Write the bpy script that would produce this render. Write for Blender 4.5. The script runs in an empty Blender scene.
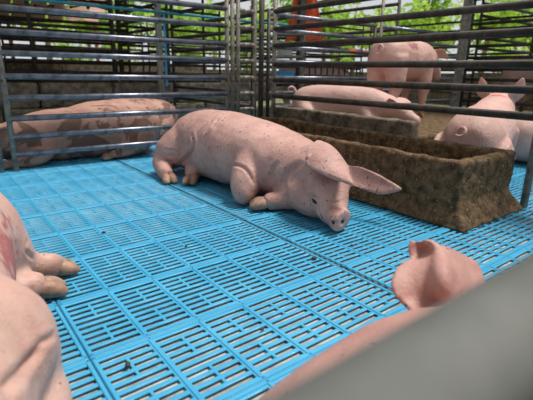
import bpy, bmesh, math, random
import numpy as np
from mathutils import Vector, Matrix, noise as mnoise

# ------------------------------------------------------------------ camera
F_PX, W_PX, H_PX = 433.0, 533.0, 400.0
PITCH, ROLL, PEN_ANGLE, CAM_H = math.radians(16.5), math.radians(1.0), math.radians(38.0), 0.75
scene = bpy.context.scene
COL = scene.collection
_a = PEN_ANGLE
FWD2 = np.array([math.sin(_a), math.cos(_a)])          # camera heading on the pen's axes
RGT2 = np.array([math.cos(_a), -math.sin(_a)])
_c, _s = math.cos(PITCH), math.sin(PITCH)
fw = np.array([FWD2[0]*_c, FWD2[1]*_c, -_s])
rt0 = np.array([RGT2[0], RGT2[1], 0.0])
up0 = np.array([FWD2[0]*_s, FWD2[1]*_s, _c])
rt = math.cos(ROLL)*rt0 + math.sin(ROLL)*up0
up = -math.sin(ROLL)*rt0 + math.cos(ROLL)*up0
CAM = np.array([0, 0, CAM_H])
cam_d = bpy.data.cameras.new('camera')
cam = bpy.data.objects.new('camera', cam_d)
COL.objects.link(cam)
M = Matrix(((rt[0], up[0], -fw[0], CAM[0]), (rt[1], up[1], -fw[1], CAM[1]), (rt[2], up[2], -fw[2], CAM[2]), (0, 0, 0, 1)))
cam.matrix_world = M
cam_d.sensor_width = 36.0
cam_d.lens = F_PX / W_PX * 36.0
cam_d.clip_start = 0.01
cam_d.dof.use_dof = True
cam_d.dof.focus_distance = 2.0
cam_d.dof.aperture_fstop = 3.8
scene.camera = cam

def ray(u, v):
    return fw + rt*(u-266.5)/F_PX - up*(v-200)/F_PX
def at_z(u, v, z=0.0):
    d = ray(u, v); return CAM + d*((z-CAM_H)/d[2])
def at_x(u, v, x):
    d = ray(u, v); return CAM + d*(x/d[0])
def at_y(u, v, y):
    d = ray(u, v); return CAM + d*(y/d[1])
def at_d(u, v, dist):                                   # point at a ground distance along the view
    d = ray(u, v); return CAM + d*(dist/math.hypot(d[0], d[1]))

# ------------------------------------------------------------------ world, sun, exposure
world = bpy.data.worlds.new('World'); scene.world = world
world.use_nodes = True
wn = world.node_tree.nodes; wl = world.node_tree.links
bg = wn['Background']
bg.inputs['Color'].default_value = (0.93, 0.97, 1.0, 1)
bg.inputs['Strength'].default_value = 0.62
sun_d = bpy.data.lights.new('sun', 'SUN'); sun_d.energy = 3.3; sun_d.angle = math.radians(16); sun_d.color = (1, 0.96, 0.9)
sun = bpy.data.objects.new('sun', sun_d); COL.objects.link(sun)
sun.rotation_euler = Vector((-0.30, 0.16, -0.92)).to_track_quat('-Z', 'Y').to_euler()
sun.location = (0, -6, 10)
scene.view_settings.view_transform = 'Standard'
scene.view_settings.look = 'None'
scene.view_settings.gamma = 1.0
scene.view_settings.use_curve_mapping = False
scene.view_settings.exposure = 0.15

rnd = random.Random(7)

# ------------------------------------------------------------------ materials
def mat(name):
    m = bpy.data.materials.new(name); m.use_nodes = True
    nt = m.node_tree; b = nt.nodes['Principled BSDF']
    return m, nt, b
def N(nt, typ, **kw):
    n = nt.nodes.new(typ)
    for k, v in kw.items():
        if k.startswith('i_'):
            n.inputs[k[2:].replace('_', ' ')].default_value = v
        else:
            setattr(n, k, v)
    return n
def ramp(nt, src, stops):
    r = nt.nodes.new('ShaderNodeValToRGB')
    e = r.color_ramp.elements
    e[0].position, e[0].color = stops[0][0], (*stops[0][1], 1)
    e[1].position, e[1].color = stops[-1][0], (*stops[-1][1], 1)
    for p, c in stops[1:-1]:
        x = e.new(p); x.color = (*c, 1)
    nt.links.new(src, r.inputs['Fac'])
    return r
def mix(nt, fac, a, b):
    m = nt.nodes.new('ShaderNodeMix'); m.data_type = 'RGBA'
    for s, v in ((m.inputs[0], fac), (m.inputs[6], a), (m.inputs[7], b)):
        if isinstance(v, (int, float)): s.default_value = v
        elif isinstance(v, tuple): s.default_value = (*v, 1)
        else: nt.links.new(v, s)
    return m.outputs[2]
def bump(nt, b, src, strength, dist=0.01):
    n = nt.nodes.new('ShaderNodeBump'); n.inputs['Strength'].default_value = strength; n.inputs['Distance'].default_value = dist
    nt.links.new(src, n.inputs['Height']); nt.links.new(n.outputs['Normal'], b.inputs['Normal'])
    return n
def noise_mat(name, c1, c2, scale, rough=0.6, metal=0.0, bumpk=0.0, bd=0.005, detail=6, stretch=(1, 1, 1), lo=0.35, hi=0.65, spots=None, spec=None):
    m, nt, b = mat(name)
    tc = nt.nodes.new('ShaderNodeTexCoord'); mp = nt.nodes.new('ShaderNodeMapping')
    mp.inputs['Scale'].default_value = stretch
    nt.links.new(tc.outputs['Object'], mp.inputs['Vector'])
    n = N(nt, 'ShaderNodeTexNoise', i_Scale=scale, i_Detail=detail, i_Roughness=0.6)
    nt.links.new(mp.outputs[0], n.inputs['Vector'])
    r = ramp(nt, n.outputs['Fac'], [(lo, c1), (hi, c2)])
    col = r.outputs['Color']
    if spots:
        sc, thr, sc_col = spots
        n2 = N(nt, 'ShaderNodeTexNoise', i_Scale=sc, i_Detail=5.0)
        nt.links.new(tc.outputs['Object'], n2.inputs['Vector'])
        r2 = ramp(nt, n2.outputs['Fac'], [(thr, (0, 0, 0)), (thr+0.06, (1, 1, 1))])
        col = mix(nt, r2.outputs['Color'], col, sc_col)
    nt.links.new(col, b.inputs['Base Color'])
    b.inputs['Roughness'].default_value = rough; b.inputs['Metallic'].default_value = metal
    if spec is not None: b.inputs['Specular IOR Level'].default_value = spec
    if bumpk: bump(nt, b, n.outputs['Fac'], bumpk, bd)
    return m

def skin_mat(name, pale=(0.66, 0.40, 0.345), deep=(0.49, 0.26, 0.22), mud=0.0, mudcol=(0.13, 0.07, 0.045), wound=None, mark=None, spots=0.0, wrinkle=0.0, grain=0.55):
    m, nt, b = mat(name)
    tc = nt.nodes.new('ShaderNodeTexCoord'); V = tc.outputs['Object']
    n = N(nt, 'ShaderNodeTexNoise', i_Scale=5.0, i_Detail=8.0, i_Roughness=0.62); nt.links.new(V, n.inputs['Vector'])
    r = ramp(nt, n.outputs['Fac'], [(0.34, deep), (0.62, pale)])
    col = r.outputs['Color']
    # fine freckle of dirt
    n3 = N(nt, 'ShaderNodeTexNoise', i_Scale=52.0, i_Detail=2.0); nt.links.new(V, n3.inputs['Vector'])
    r3 = ramp(nt, n3.outputs['Fac'], [(0.70-spots, (0, 0, 0)), (0.73-spots, (1, 1, 1))])
    col = mix(nt, r3.outputs['Color'], col, (0.10, 0.045, 0.035))
    n5 = N(nt, 'ShaderNodeTexNoise', i_Scale=17.0, i_Detail=7.0, i_Roughness=0.7); nt.links.new(V, n5.inputs['Vector'])
    r5 = ramp(nt, n5.outputs['Fac'], [(0.715-spots*0.8, (0, 0, 0)), (0.74-spots*0.8, (0.9, 0.9, 0.9))])
    col = mix(nt, r5.outputs['Color'], col, (0.09, 0.04, 0.03))
    # faint grey smears, soft
    n4 = N(nt, 'ShaderNodeTexNoise', i_Scale=2.6, i_Detail=6.0, i_Roughness=0.7); nt.links.new(V, n4.inputs['Vector'])
    r4 = ramp(nt, n4.outputs['Fac'], [(0.48, (0, 0, 0)), (0.72, (0.5, 0.5, 0.5))])
    col = mix(nt, r4.outputs['Color'], col, (0.27, 0.155, 0.125))
    if mud:
        n2 = N(nt, 'ShaderNodeTexNoise', i_Scale=4.2, i_Detail=9.0, i_Roughness=0.6, i_Distortion=0.6); nt.links.new(V, n2.inputs['Vector'])
        r2 = ramp(nt, n2.outputs['Fac'], [(0.68-mud*0.3, (0, 0, 0)), (0.705-mud*0.3, (0.8, 0.8, 0.8))])
        col = mix(nt, r2.outputs['Color'], col, mudcol)
    for spec_ in (wound, mark):
        if spec_:
            ctr, sc, pc, thr = spec_
            mp = nt.nodes.new('ShaderNodeMapping'); mp.vector_type = 'POINT'
            mp.inputs['Scale'].default_value = tuple(1.0/s for s in sc)
            mp.inputs['Location'].default_value = tuple(-c/s for c, s in zip(ctr, sc))
            nt.links.new(V, mp.inputs['Vector'])
            ln = nt.nodes.new('ShaderNodeVectorMath'); ln.operation = 'LENGTH'; nt.links.new(mp.outputs[0], ln.inputs[0])
            nn = N(nt, 'ShaderNodeTexNoise', i_Scale=22.0, i_Detail=5.0); nt.links.new(V, nn.inputs['Vector'])
            ad = nt.nodes.new('ShaderNodeMath'); ad.operation = 'MULTIPLY_ADD'; nt.links.new(nn.outputs['Fac'], ad.inputs[0]); ad.inputs[1].default_value = thr; nt.links.new(ln.outputs['Value'], ad.inputs[2])
            sb = nt.nodes.new('ShaderNodeMath'); sb.operation = 'SUBTRACT'; nt.links.new(ad.outputs[0], sb.inputs[0]); sb.inputs[1].default_value = thr*0.5
            rr = ramp(nt, sb.outputs[0], [(0.50, (0.8, 0.8, 0.8)), (0.90, (0, 0, 0))])
            col = mix(nt, rr.outputs['Color'], col, pc)
    nt.links.new(col, b.inputs['Base Color'])
    b.inputs['Roughness'].default_value = 0.52
    b.inputs['Specular IOR Level'].default_value = 0.35
    b.inputs['Subsurface Weight'].default_value = 0.12
    b.inputs['Subsurface Radius'].default_value = (0.02, 0.008, 0.005)
    b.inputs['Subsurface Scale'].default_value = 0.5
    # bristle grain and fine skin folds
    nb = N(nt, 'ShaderNodeTexNoise', i_Scale=120.0, i_Detail=3.0); nt.links.new(V, nb.inputs['Vector'])
    mp2 = nt.nodes.new('ShaderNodeMapping'); mp2.inputs['Scale'].default_value = (9, 30, 12); nt.links.new(V, mp2.inputs['Vector'])
    nw = N(nt, 'ShaderNodeTexNoise', i_Scale=1.0, i_Detail=4.0, i_Distortion=0.8); nt.links.new(mp2.outputs[0], nw.inputs['Vector'])
    ad = nt.nodes.new('ShaderNodeMath'); ad.operation = 'MULTIPLY_ADD'; nt.links.new(nw.outputs['Fac'], ad.inputs[0]); ad.inputs[1].default_value = 1.2+wrinkle; nt.links.new(nb.outputs['Fac'], ad.inputs[2])
    bump(nt, b, ad.outputs[0], grain, 0.008)
    return m

MAT = {}
MAT['plastic'] = noise_mat('blue_plastic', (0.045, 0.34, 0.58), (0.09, 0.45, 0.70), 3.0, rough=0.30, bumpk=0.08, spots=(9.0, 0.68, (0.11, 0.30, 0.40)))
MAT['pit'] = noise_mat('slurry_pit', (0.26, 0.235, 0.21), (0.60, 0.57, 0.53), 14.0, rough=0.8)
MAT['galv'] = noise_mat('galvanised_pipe', (0.11, 0.12, 0.15), (0.29, 0.31, 0.37), 14.0, rough=0.34, metal=0.75, bumpk=0.15, bd=0.002, spots=(30.0, 0.66, (0.10, 0.08, 0.07)))
MAT['rust'] = noise_mat('dirty_rusted_pipe', (0.028, 0.023, 0.019), (0.085, 0.07, 0.058), 16.0, rough=0.6, metal=0.2, bumpk=0.3, bd=0.002, spots=(26.0, 0.68, (0.16, 0.10, 0.06)))
MAT['stile'] = noise_mat('weathered_steel', (0.16, 0.14, 0.115), (0.36, 0.33, 0.28), 18.0, rough=0.6, metal=0.25, bumpk=0.25, bd=0.002, spots=(24.0, 0.62, (0.10, 0.065, 0.04)))
MAT['nearpipe'] = noise_mat('near_grey_pipe', (0.15, 0.155, 0.145), (0.22, 0.225, 0.21), 9.0, rough=0.85, spec=0.15)
MAT['concrete'] = noise_mat('dung_stained_concrete', (0.055, 0.033, 0.018), (0.205, 0.132, 0.070), 22.0, rough=0.85, bumpk=1.0, bd=0.016, detail=12, spots=(75.0, 0.63, (0.34, 0.26, 0.16)), spec=0.2)
MAT['wall'] = noise_mat('grey_brown_wall', (0.06, 0.046, 0.032), (0.26, 0.205, 0.145), 12.0, rough=0.9, bumpk=0.7, bd=0.012, detail=10, spots=(30.0, 0.60, (0.07, 0.05, 0.035)))
MAT['hoof'] = noise_mat('soiled_hoof', (0.24, 0.125, 0.075), (0.50, 0.31, 0.225), 22.0, rough=0.6, bumpk=0.3, bd=0.003)
MAT['eye'] = noise_mat('dark_eye', (0.012, 0.008, 0.006), (0.04, 0.02, 0.015), 40.0, rough=0.35)
MAT['bluepipe'] = noise_mat('blue_water_pipe', (0.02, 0.24, 0.36), (0.04, 0.34, 0.46), 8.0, rough=0.4)
MAT['bluebright'] = noise_mat('bright_blue_pipe', (0.03, 0.33, 0.72), (0.05, 0.42, 0.80), 8.0, rough=0.4)
MAT['orange'] = noise_mat('orange_cloth', (0.62, 0.075, 0.015), (0.80, 0.13, 0.03), 6.0, rough=0.8)
MAT['ground'] = noise_mat('trodden_earth', (0.16, 0.12, 0.075), (0.30, 0.25, 0.15), 1.5, rough=0.95, bumpk=0.4, bd=0.03, spots=(2.0, 0.52, (0.16, 0.26, 0.04)))
MAT['bark'] = noise_mat('tree_bark', (0.16, 0.12, 0.085), (0.36, 0.29, 0.22), 6.0, rough=0.9, bumpk=0.5, bd=0.02, stretch=(1, 1, 0.25))
MAT['roof'] = noise_mat('dark_roof_sheet', (0.05, 0.045, 0.04), (0.09, 0.08, 0.07), 3.0, rough=0.7)
MAT['tile'] = noise_mat('tan_roof_tile', (0.46, 0.27, 0.19), (0.66, 0.44, 0.33), 5.0, rough=0.8)
MAT['darkwood'] = noise_mat('dark_timber', (0.03, 0.025, 0.02), (0.075, 0.06, 0.05), 7.0, rough=0.8, stretch=(1, 1, 0.3))
MAT['palewood'] = noise_mat('pale_post', (0.20, 0.18, 0.15), (0.40, 0.37, 0.32), 9.0, rough=0.75, bumpk=0.3, stretch=(1, 1, 0.3), spots=(12.0, 0.60, (0.08, 0.06, 0.045)))
MAT['whitepanel'] = noise_mat('off_white_sheet', (0.42, 0.41, 0.36), (0.62, 0.61, 0.56), 6.0, rough=0.6)
MAT['orangepost'] = noise_mat('orange_painted_post', (0.45, 0.12, 0.03), (0.60, 0.20, 0.06), 6.0, rough=0.6)
MAT['redtape'] = noise_mat('red_paint', (0.55, 0.03, 0.03), (0.70, 0.06, 0.05), 9.0, rough=0.5)
def leaf_mat(name, c1, c2):
    m, nt, b = mat(name)
    oi = nt.nodes.new('ShaderNodeTexCoord')
    n = N(nt, 'ShaderNodeTexNoise', i_Scale=1.7, i_Detail=4.0); nt.links.new(oi.outputs['Object'], n.inputs['Vector'])
    r = ramp(nt, n.outputs['Fac'], [(0.38, c1), (0.62, c2)])
    nt.links.new(r.outputs['Color'], b.inputs['Base Color'])
    b.inputs['Roughness'].default_value = 0.5
    tr = nt.nodes.new('ShaderNodeBsdfTranslucent'); nt.links.new(r.outputs['Color'], tr.inputs['Color'])
    mx = nt.nodes.new('ShaderNodeMixShader'); mx.inputs[0].default_value = 0.45
    out = nt.nodes['Material Output']
    nt.links.new(b.outputs[0], mx.inputs[1]); nt.links.new(tr.outputs[0], mx.inputs[2]); nt.links.new(mx.outputs[0], out.inputs['Surface'])
    return m
MAT['leaf'] = leaf_mat('bright_leaf', (0.28, 0.50, 0.04), (0.62, 0.80, 0.16))
MAT['leaf2'] = leaf_mat('deep_leaf', (0.12, 0.30, 0.02), (0.42, 0.62, 0.08))

# ------------------------------------------------------------------ mesh helpers
def new_obj(name, verts, faces, material, parent=None, smooth=False, loc=None):
    me = bpy.data.meshes.new(name)
    me.from_pydata([tuple(map(float, v)) for v in verts], [], [tuple(f) for f in faces])
    me.validate(); me.update()
    if smooth:
        me.polygons.foreach_set('use_smooth', [True]*len(me.polygons))
    me.materials.append(material)
    o = bpy.data.objects.new(name, me); COL.objects.link(o)
    if parent is not None: o.parent = parent
    if loc is not None: o.location = loc
    return o
def share(name, me, parent, loc=(0, 0, 0), rot=(0, 0, 0)):
    o = bpy.data.objects.new(name, me); COL.objects.link(o); o.parent = parent
    o.location = loc; o.rotation_euler = rot
    return o
def empty(name, loc=(0, 0, 0), rz=0.0):
    o = bpy.data.objects.new(name, None); COL.objects.link(o)
    o.location = loc; o.rotation_euler = (0, 0, rz); o.empty_display_size = 0.1
    return o
def tag(o, label=None, cat=None, group=None, kind=None):
    if label: o['label'] = label
    if cat: o['category'] = cat
    if group: o['group'] = group
    if kind: o['kind'] = kind
    return o
def box(x0, x1, y0, y1, z0, z1):
    v = [(x, y, z) for z in (z0, z1) for y in (y0, y1) for x in (x0, x1)]
    f = [(0, 2, 3, 1), (4, 5, 7, 6), (0, 1, 5, 4), (2, 6, 7, 3), (0, 4, 6, 2), (1, 3, 7, 5)]
    return v, f
def joinm(*parts):
    V, Fc = [], []
    for v, f in parts:
        o = len(V); V += [tuple(p) for p in v]; Fc += [tuple(i+o for i in q) for q in f]
    return V, Fc
def catmull(P, sub):
    P = np.asarray(P, float); n = len(P); out = []
    E = np.vstack([2*P[0]-P[1], P, 2*P[-1]-P[-2]])
    for i in range(n-1):
        p0, p1, p2, p3 = E[i], E[i+1], E[i+2], E[i+3]
        for k in range(sub):
            t = k/sub
            out.append(0.5*((2*p1)+(-p0+p2)*t+(2*p0-5*p1+4*p2-p3)*t*t+(-p0+3*p1-3*p2+p3)*t**3))
    out.append(P[-1])
    return np.array(out)
def loft(secs, n=20, sub=4, ref=(0, 0, 1), power=2.0):
    """secs rows: x y z ry ru rd  (side radius, up radius, down radius)"""
    S = [(*s, s[3], s[3]) if len(s) == 4 else s for s in secs]
    Q = catmull(S, sub) if sub > 1 else np.array(S, float)
    C = Q[:, :3]; R = np.maximum(Q[:, 3:], 0.002)
    T = np.gradient(C, axis=0); T /= np.linalg.norm(T, axis=1)[:, None]+1e-9
    ref = np.array(ref, float)
    V, Fc = [], []
    for c, r, t in zip(C, R, T):
        s = np.cross(t, ref); s /= np.linalg.norm(s)+1e-9
        u = np.cross(s, t)
        for k in range(n):
            a = 2*math.pi*k/n; ca, sa = math.cos(a), math.sin(a)
            pa = math.copysign(abs(ca)**(2/power), ca); ps = math.copysign(abs(sa)**(2/power), sa)
            V.append(c + s*r[0]*pa + u*(r[1] if sa >= 0 else r[2])*ps)
    m = len(C)
    for i in range(m-1):
        for k in range(n):
            k2 = (k+1) % n
            Fc.append((i*n+k, i*n+k2, (i+1)*n+k2, (i+1)*n+k))
    V.append(C[0]); V.append(C[-1]); a0, a1 = len(V)-2, len(V)-1
    for k in range(n):
        k2 = (k+1) % n
        Fc.append((a0, k2, k)); Fc.append((a1, (m-1)*n+k, (m-1)*n+k2))
    return [tuple(v) for v in V], Fc
def tube(pts, r, n=10, sub=1, ref=None):
    P = [(*p, r) for p in pts]
    d = np.array(pts[-1], float)-np.array(pts[0], float)
    if ref is None:
        ref = (0, 0, 1) if abs(d[2]) < 0.8*np.linalg.norm(d) else (1, 0, 0)
    return loft(P, n=n, sub=sub, ref=ref)
def flap(rows, thick, sub=5):
    """sheet through rows of points (all rows the same length), closed into a shell"""
    rows = np.array(rows, float)
    g = np.array([catmull(r, sub) for r in rows])
    g = np.array([catmull(g[:, j], sub) for j in range(g.shape[1])]).transpose(1, 0, 2)
    a, b = g.shape[:2]
    du = np.gradient(g, axis=0); dv = np.gradient(g, axis=1)
    nn = np.cross(du, dv); nn /= np.linalg.norm(nn, axis=2)[:, :, None]+1e-9
    th = thick
    A = (g+nn*th/2).reshape(-1, 3); B = (g-nn*th/2).reshape(-1, 3)
    V = [tuple(v) for v in A]+[tuple(v) for v in B]; o = a*b; Fc = []
    for i in range(a-1):
        for j in range(b-1):
            p, q, r, s = i*b+j, i*b+j+1, (i+1)*b+j+1, (i+1)*b+j
            Fc.append((p, q, r, s)); Fc.append((o+s, o+r, o+q, o+p))
    rim = [j for j in range(b)]+[i*b+b-1 for i in range(1, a)]+[(a-1)*b+j for j in range(b-2, -1, -1)]+[i*b for i in range(a-2, 0, -1)]
    for k in range(len(rim)):
        p, q = rim[k], rim[(k+1) % len(rim)]
        Fc.append((q, p, o+p, o+q))
    return V, Fc
def remesh(V, Fc, voxel, iters=6, factor=0.5):
    me = bpy.data.meshes.new('tmp'); me.from_pydata([tuple(v) for v in V], [], [tuple(f) for f in Fc]); me.update()
    bm = bmesh.new(); bm.from_mesh(me); bmesh.ops.recalc_face_normals(bm, faces=bm.faces); bm.to_mesh(me); bm.free()
    o = bpy.data.objects.new('tmp', me); COL.objects.link(o)
    r = o.modifiers.new('r', 'REMESH'); r.mode = 'VOXEL'; r.voxel_size = voxel; r.adaptivity = 0.0
    if iters:
        s = o.modifiers.new('s', 'SMOOTH'); s.factor = factor; s.iterations = iters
    dg = bpy.context.evaluated_depsgraph_get(); dg.update()
    ev = o.evaluated_get(dg).to_mesh()
    n = len(ev.vertices); co = np.empty(n*3); ev.vertices.foreach_get('co', co); co = co.reshape(-1, 3)
    fs = [tuple(p.vertices) for p in ev.polygons]
    o.evaluated_get(dg).to_mesh_clear()
    bpy.data.objects.remove(o); bpy.data.meshes.remove(me)
    return co, fs
def normals(co, fs):
    me = bpy.data.meshes.new('tmpn'); me.from_pydata(co.tolist(), [], fs); me.update()
    nn = np.empty(len(co)*3); me.vertex_normals.foreach_get('vector', nn)
    bpy.data.meshes.remove(me)
    return nn.reshape(-1, 3)
def crease(co, nn, pts, w, depth, ridge=0.35):
    """a skin fold along a line, fading out towards both of its ends"""
    P = catmull(pts, 6) if len(pts) > 2 else np.array(pts, float)
    best = np.full(len(co), 1e9); tt = np.zeros(len(co)); n = len(P)-1
    for k, (a, b) in enumerate(zip(P[:-1], P[1:])):
        d = b-a; L = d@d+1e-12
        t = np.clip(((co-a)@d)/L, 0, 1)
        q = np.linalg.norm(co-(a+t[:, None]*d), axis=1)
        m = q < best
        best[m] = q[m]; tt[m] = (k+t[m])/n
    fade = np.clip(np.sin(math.pi*np.clip(tt, 0, 1))*1.6, 0, 1)
    return co + nn*(fade*depth*(-np.exp(-(best/w)**2) + ridge*np.exp(-((best-2.2*w)/w)**2)))[:, None]
def lumps(co, nn, scale, amp, seed=0.0):
    o = Vector((seed, seed*1.7, seed*0.3))
    k = np.array([mnoise.noise(Vector(p)*scale+o) for p in co])
    return co + nn*(k*amp)[:, None]
def px_caster(co, fs):
    from mathutils.bvhtree import BVHTree
    tree_ = BVHTree.FromPolygons([Vector(p) for p in co], fs)
    def cast(u, v):
        h = tree_.ray_cast(Vector(CAM), Vector(ray(u, v)).normalized())
        return None if h[0] is None else np.array(h[0])
    return cast
def dent(co, c, r, d):
    c = np.asarray(c, float); d = np.asarray(d, float)
    q = np.linalg.norm(co-c, axis=1)
    return co + d[None, :]*np.exp(-(q/r)**2)[:, None]

def build_pig(name, origin, rz, body_parts, ear_parts, material, label, hooves=(), extras=None, post=None, voxel=0.008, group=None, clampz=True):
    """body_parts and ear_parts are in the pig's own frame"""
    root = empty(name, origin, rz)
    V, Fc = joinm(*body_parts)
    co, fs = remesh(V, Fc, voxel*1.5, 10)
    if ear_parts:
        V2, F2 = joinm((co.tolist(), fs), *ear_parts)
        co, fs = remesh(V2, F2, voxel, 3)
    nn = normals(co, fs)
    co = lumps(co, nn, 5.0, 0.010, 3.1); co = lumps(co, nn, 16.0, 0.003, 9.2)
    if post: co = post(co, nn, px_caster(co+np.array(origin), fs))
    if clampz: co[:, 2] = np.maximum(co[:, 2], 0.001)
    new_obj('body', co, fs, material, root, smooth=True)
    for h in hooves:
        hoof(root, *h)
    if extras: extras(root, px_caster(co+np.array(origin), fs))
    tag(root, label, 'pig', group or 'pigs in the slatted pens')
    return root
def hoof(root, p, d, s=1.0, splay=0.022, mt=None):
    """cloven hoof: two toes side by side; p = wrist of the hoof, d = pointing direction"""
    p = np.array(p, float); d = np.array(d, float); d /= np.linalg.norm(d)
    side = np.cross(d, (0, 0, 1)); side /= np.linalg.norm(side)+1e-9
    upv = np.cross(side, d)
    parts = []
    for k in (-1, 1):
        a = p + side*splay*k*s*0.8; dd = d + side*0.10*k
        secs = [(*(a-dd*0.02*s), 0.018*s, 0.020*s, 0.018*s), (*(a+dd*0.008*s), 0.026*s, 0.030*s, 0.024*s), (*(a+dd*0.036*s-upv*0.003*s), 0.025*s, 0.026*s, 0.022*s), (*(a+dd*0.060*s-upv*0.009*s), 0.018*s, 0.014*s, 0.013*s), (*(a+dd*0.068*s-upv*0.012*s), 0.006*s)]
        secs = [q if len(q) == 6 else (*q, q[3], q[3]) for q in secs]
        parts.append(loft(secs, n=12, sub=3))
    V, Fc = joinm(*parts)
    V = [(x, y, max(z, 0.001)) for x, y, z in V]
    return new_obj('hoof', V, Fc, mt or MAT['hoof'], root, smooth=True)
def curl_tail(root, p, d, material, s=1.0, name='tail'):
    p = np.array(p, float); d = np.array(d, float)
    pts = []
    for k in range(15):
        t = k/14; a = t*5.2
        off = np.array([math.cos(a)-1, 0, math.sin(a)])*0.024*s
        sd = np.cross(d, (0, 0, 1)); sd = sd/(np.linalg.norm(sd)+1e-9)
        pts.append((*(p + d*t*0.05*s + sd*off[0] + np.array([0, 0, 1])*off[2]), 0.011*s*(1-0.65*t)))
    V, Fc = loft(pts, n=8, sub=2, ref=(0.3, 0.2, 1))
    return new_obj(name, V, Fc, material, root, smooth=True)
# ------------------------------------------------------------------ floor
CW, CD, SEAM_X, ROW_Y = 0.1654, 0.3507, 1.237, 1.0788
PLATE_W = 6*CW
def plate_mesh(name, w_trim, seed):
    pitch = CD/11.1; sl = 0.0168; rib = 0.0105; mid = 0.0045
    xs = []; y_breaks = [0.0012]
    y0 = (CD-9*pitch)/2
    for k in range(10):
        y_breaks += [y0+k*pitch-sl/2, y0+k*pitch+sl/2]
    y_breaks.append(CD-0.0012)
    xb = []
    for c in range(6):
        x = c*CW
        xb += [x+rib, x+CW/2-mid, x+CW/2+mid, x+CW-rib]
    xb = [0.001+w_trim[0]]+xb+[PLATE_W-0.001-w_trim[1]]
    split = {1, 2, 3, 6, 7, 8}
    nx, ny = len(xb)-1, len(y_breaks)-1
    hole = np.zeros((nx, ny), bool)
    for i in range(nx):
        kind = i % 4                       # 0 rib between cells, 1 left half, 2 middle rib, 3 right half
        for j in range(1, ny, 2):
            s = (j-1)//2
            if kind in (1, 3): hole[i, j] = True
            if kind == 2 and s not in split: hole[i, j] = True
    V, Fc, idx = [], [], {}
    dep = 0.0045
    def vid(i, j, lvl):
        if (i, j, lvl) not in idx:
            idx[(i, j, lvl)] = len(V); V.append((xb[i], y_breaks[j], -0.003 if lvl == 0 else -0.003-dep))
        return idx[(i, j, lvl)]
    for i in range(nx):
        for j in range(ny):
            if hole[i, j]: continue
            Fc.append((vid(i, j, 0), vid(i+1, j, 0), vid(i+1, j+1, 0), vid(i, j+1, 0)))
            for (di, dj, a, b) in ((-1, 0, (i, j+1), (i, j)), (1, 0, (i+1, j), (i+1, j+1)), (0, -1, (i, j), (i+1, j)), (0, 1, (i+1, j+1), (i, j+1))):
                ii, jj = i+di, j+dj
                if ii < 0 or jj < 0 or ii >= nx or jj >= ny or hole[ii, jj]:
                    Fc.append((vid(*b, 0), vid(*a, 0), vid(*a, 1), vid(*b, 1)))
    me = bpy.data.meshes.new(name); me.from_pydata(V, [], Fc); me.update(); me.materials.append(MAT['plastic'])
    bm = bmesh.new(); bm.from_mesh(me)
    eg = [e for e in bm.edges if len(e.link_faces) == 2 and abs(e.link_faces[0].normal.z-e.link_faces[1].normal.z) > 0.5]
    bmesh.ops.bevel(bm, geom=eg, offset=0.0022, segments=2, profile=0.5, affect='EDGES')
    # raised ribs between the cells and along both joints
    def rib_box(a, b, c, d):
        e = 0.002
        vs = [bm.verts.new(p) for p in ((a, c, -.003), (b, c, -.003), (b, d, -.003), (a, d, -.003), (a+e, c+e, 0), (b-e, c+e, 0), (b-e, d-e, 0), (a+e, d-e, 0))]
        for q in ((4, 5, 6, 7), (0, 1, 5, 4), (1, 2, 6, 5), (2, 3, 7, 6), (3, 0, 4, 7)): bm.faces.new([vs[k] for k in q])
    xa, xz = xb[0]+.001, xb[-1]-.001
    for c in range(7):
        x = min(max(c*CW, xa+.006), xz-.006); rib_box(x-.0062, x+.0062, .0035, CD-.0035)
    for yy in (.0095, CD-.0095): rib_box(xa, xz, yy-.0068, yy+.0068)
    bm.to_mesh(me); bm.free()
    me.polygons.foreach_set('use_smooth', [True]*len(me.polygons))
    try: me.set_sharp_from_angle(angle=math.radians(50))
    except Exception: pass
    return me
plate_me = plate_mesh('floor_plate', (0, 0), 0)
plate_left = plate_mesh('floor_plate', (0, 0.0085), 0)
plate_right = plate_mesh('floor_plate', (0.0085, 0), 0)
FX0, FX1 = SEAM_X-2*PLATE_W, SEAM_X+5*PLATE_W
FY0, FY1 = ROW_Y-4*CD, ROW_Y+14*CD
v, f = joinm(box(FX0, SEAM_X-0.012, FY0, FY1, -0.20, -0.0155), box(SEAM_X+0.012, FX1, FY0, FY1, -0.20, -0.0155), box(SEAM_X-0.012, SEAM_X+0.012, FY0, FY1, -0.20, -0.16))
floor = new_obj('floor', v, f, MAT['pit']); tag(floor, 'pale soiled pit floor seen through the slots', kind='structure')
for k in range(-2, 5):
    for j in range(-4, 14):
        me = plate_left if k == -1 else plate_right if k == 0 else plate_me
        o = share('floor_plate', me, floor, (SEAM_X+k*PLATE_W, ROW_Y+j*CD, 0.0))
        o.location.z += rnd.uniform(-0.0015, 0.0)
# earth around the pens
gv, gf = joinm(box(-30, 40, FY1, 50, -0.2, -0.01), box(-30, 40, -12, FY0, -0.2, -0.01), box(-30, FX0, FY0, FY1, -0.2, -0.01), box(FX1, 40, FY0, FY1, -0.2, -0.01))
tag(new_obj('ground', gv, gf, MAT['ground']), 'trodden earth around the pens', kind='structure')
# roof over the farther pens; sheets behind and left of the camera added as shade
rv, rf = joinm(box(-9, 3.3, 4.6, 13.5, 2.75, 2.82), box(5.7, 9.6, -4.0, 7.6, 2.75, 2.82), box(3.3, 5.7, 5.2, 8.6, 2.75, 2.82), box(-9, 3.3, -7, -1.0, 2.75, 2.82), box(-9, -2.0, -1.0, 4.6, 2.75, 2.82))
tag(new_obj('roof_and_shade_sheets', rv, rf, MAT['roof']), 'dark roof sheets over the farther pens and added unseen sheets shading the near pen', kind='structure')
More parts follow.
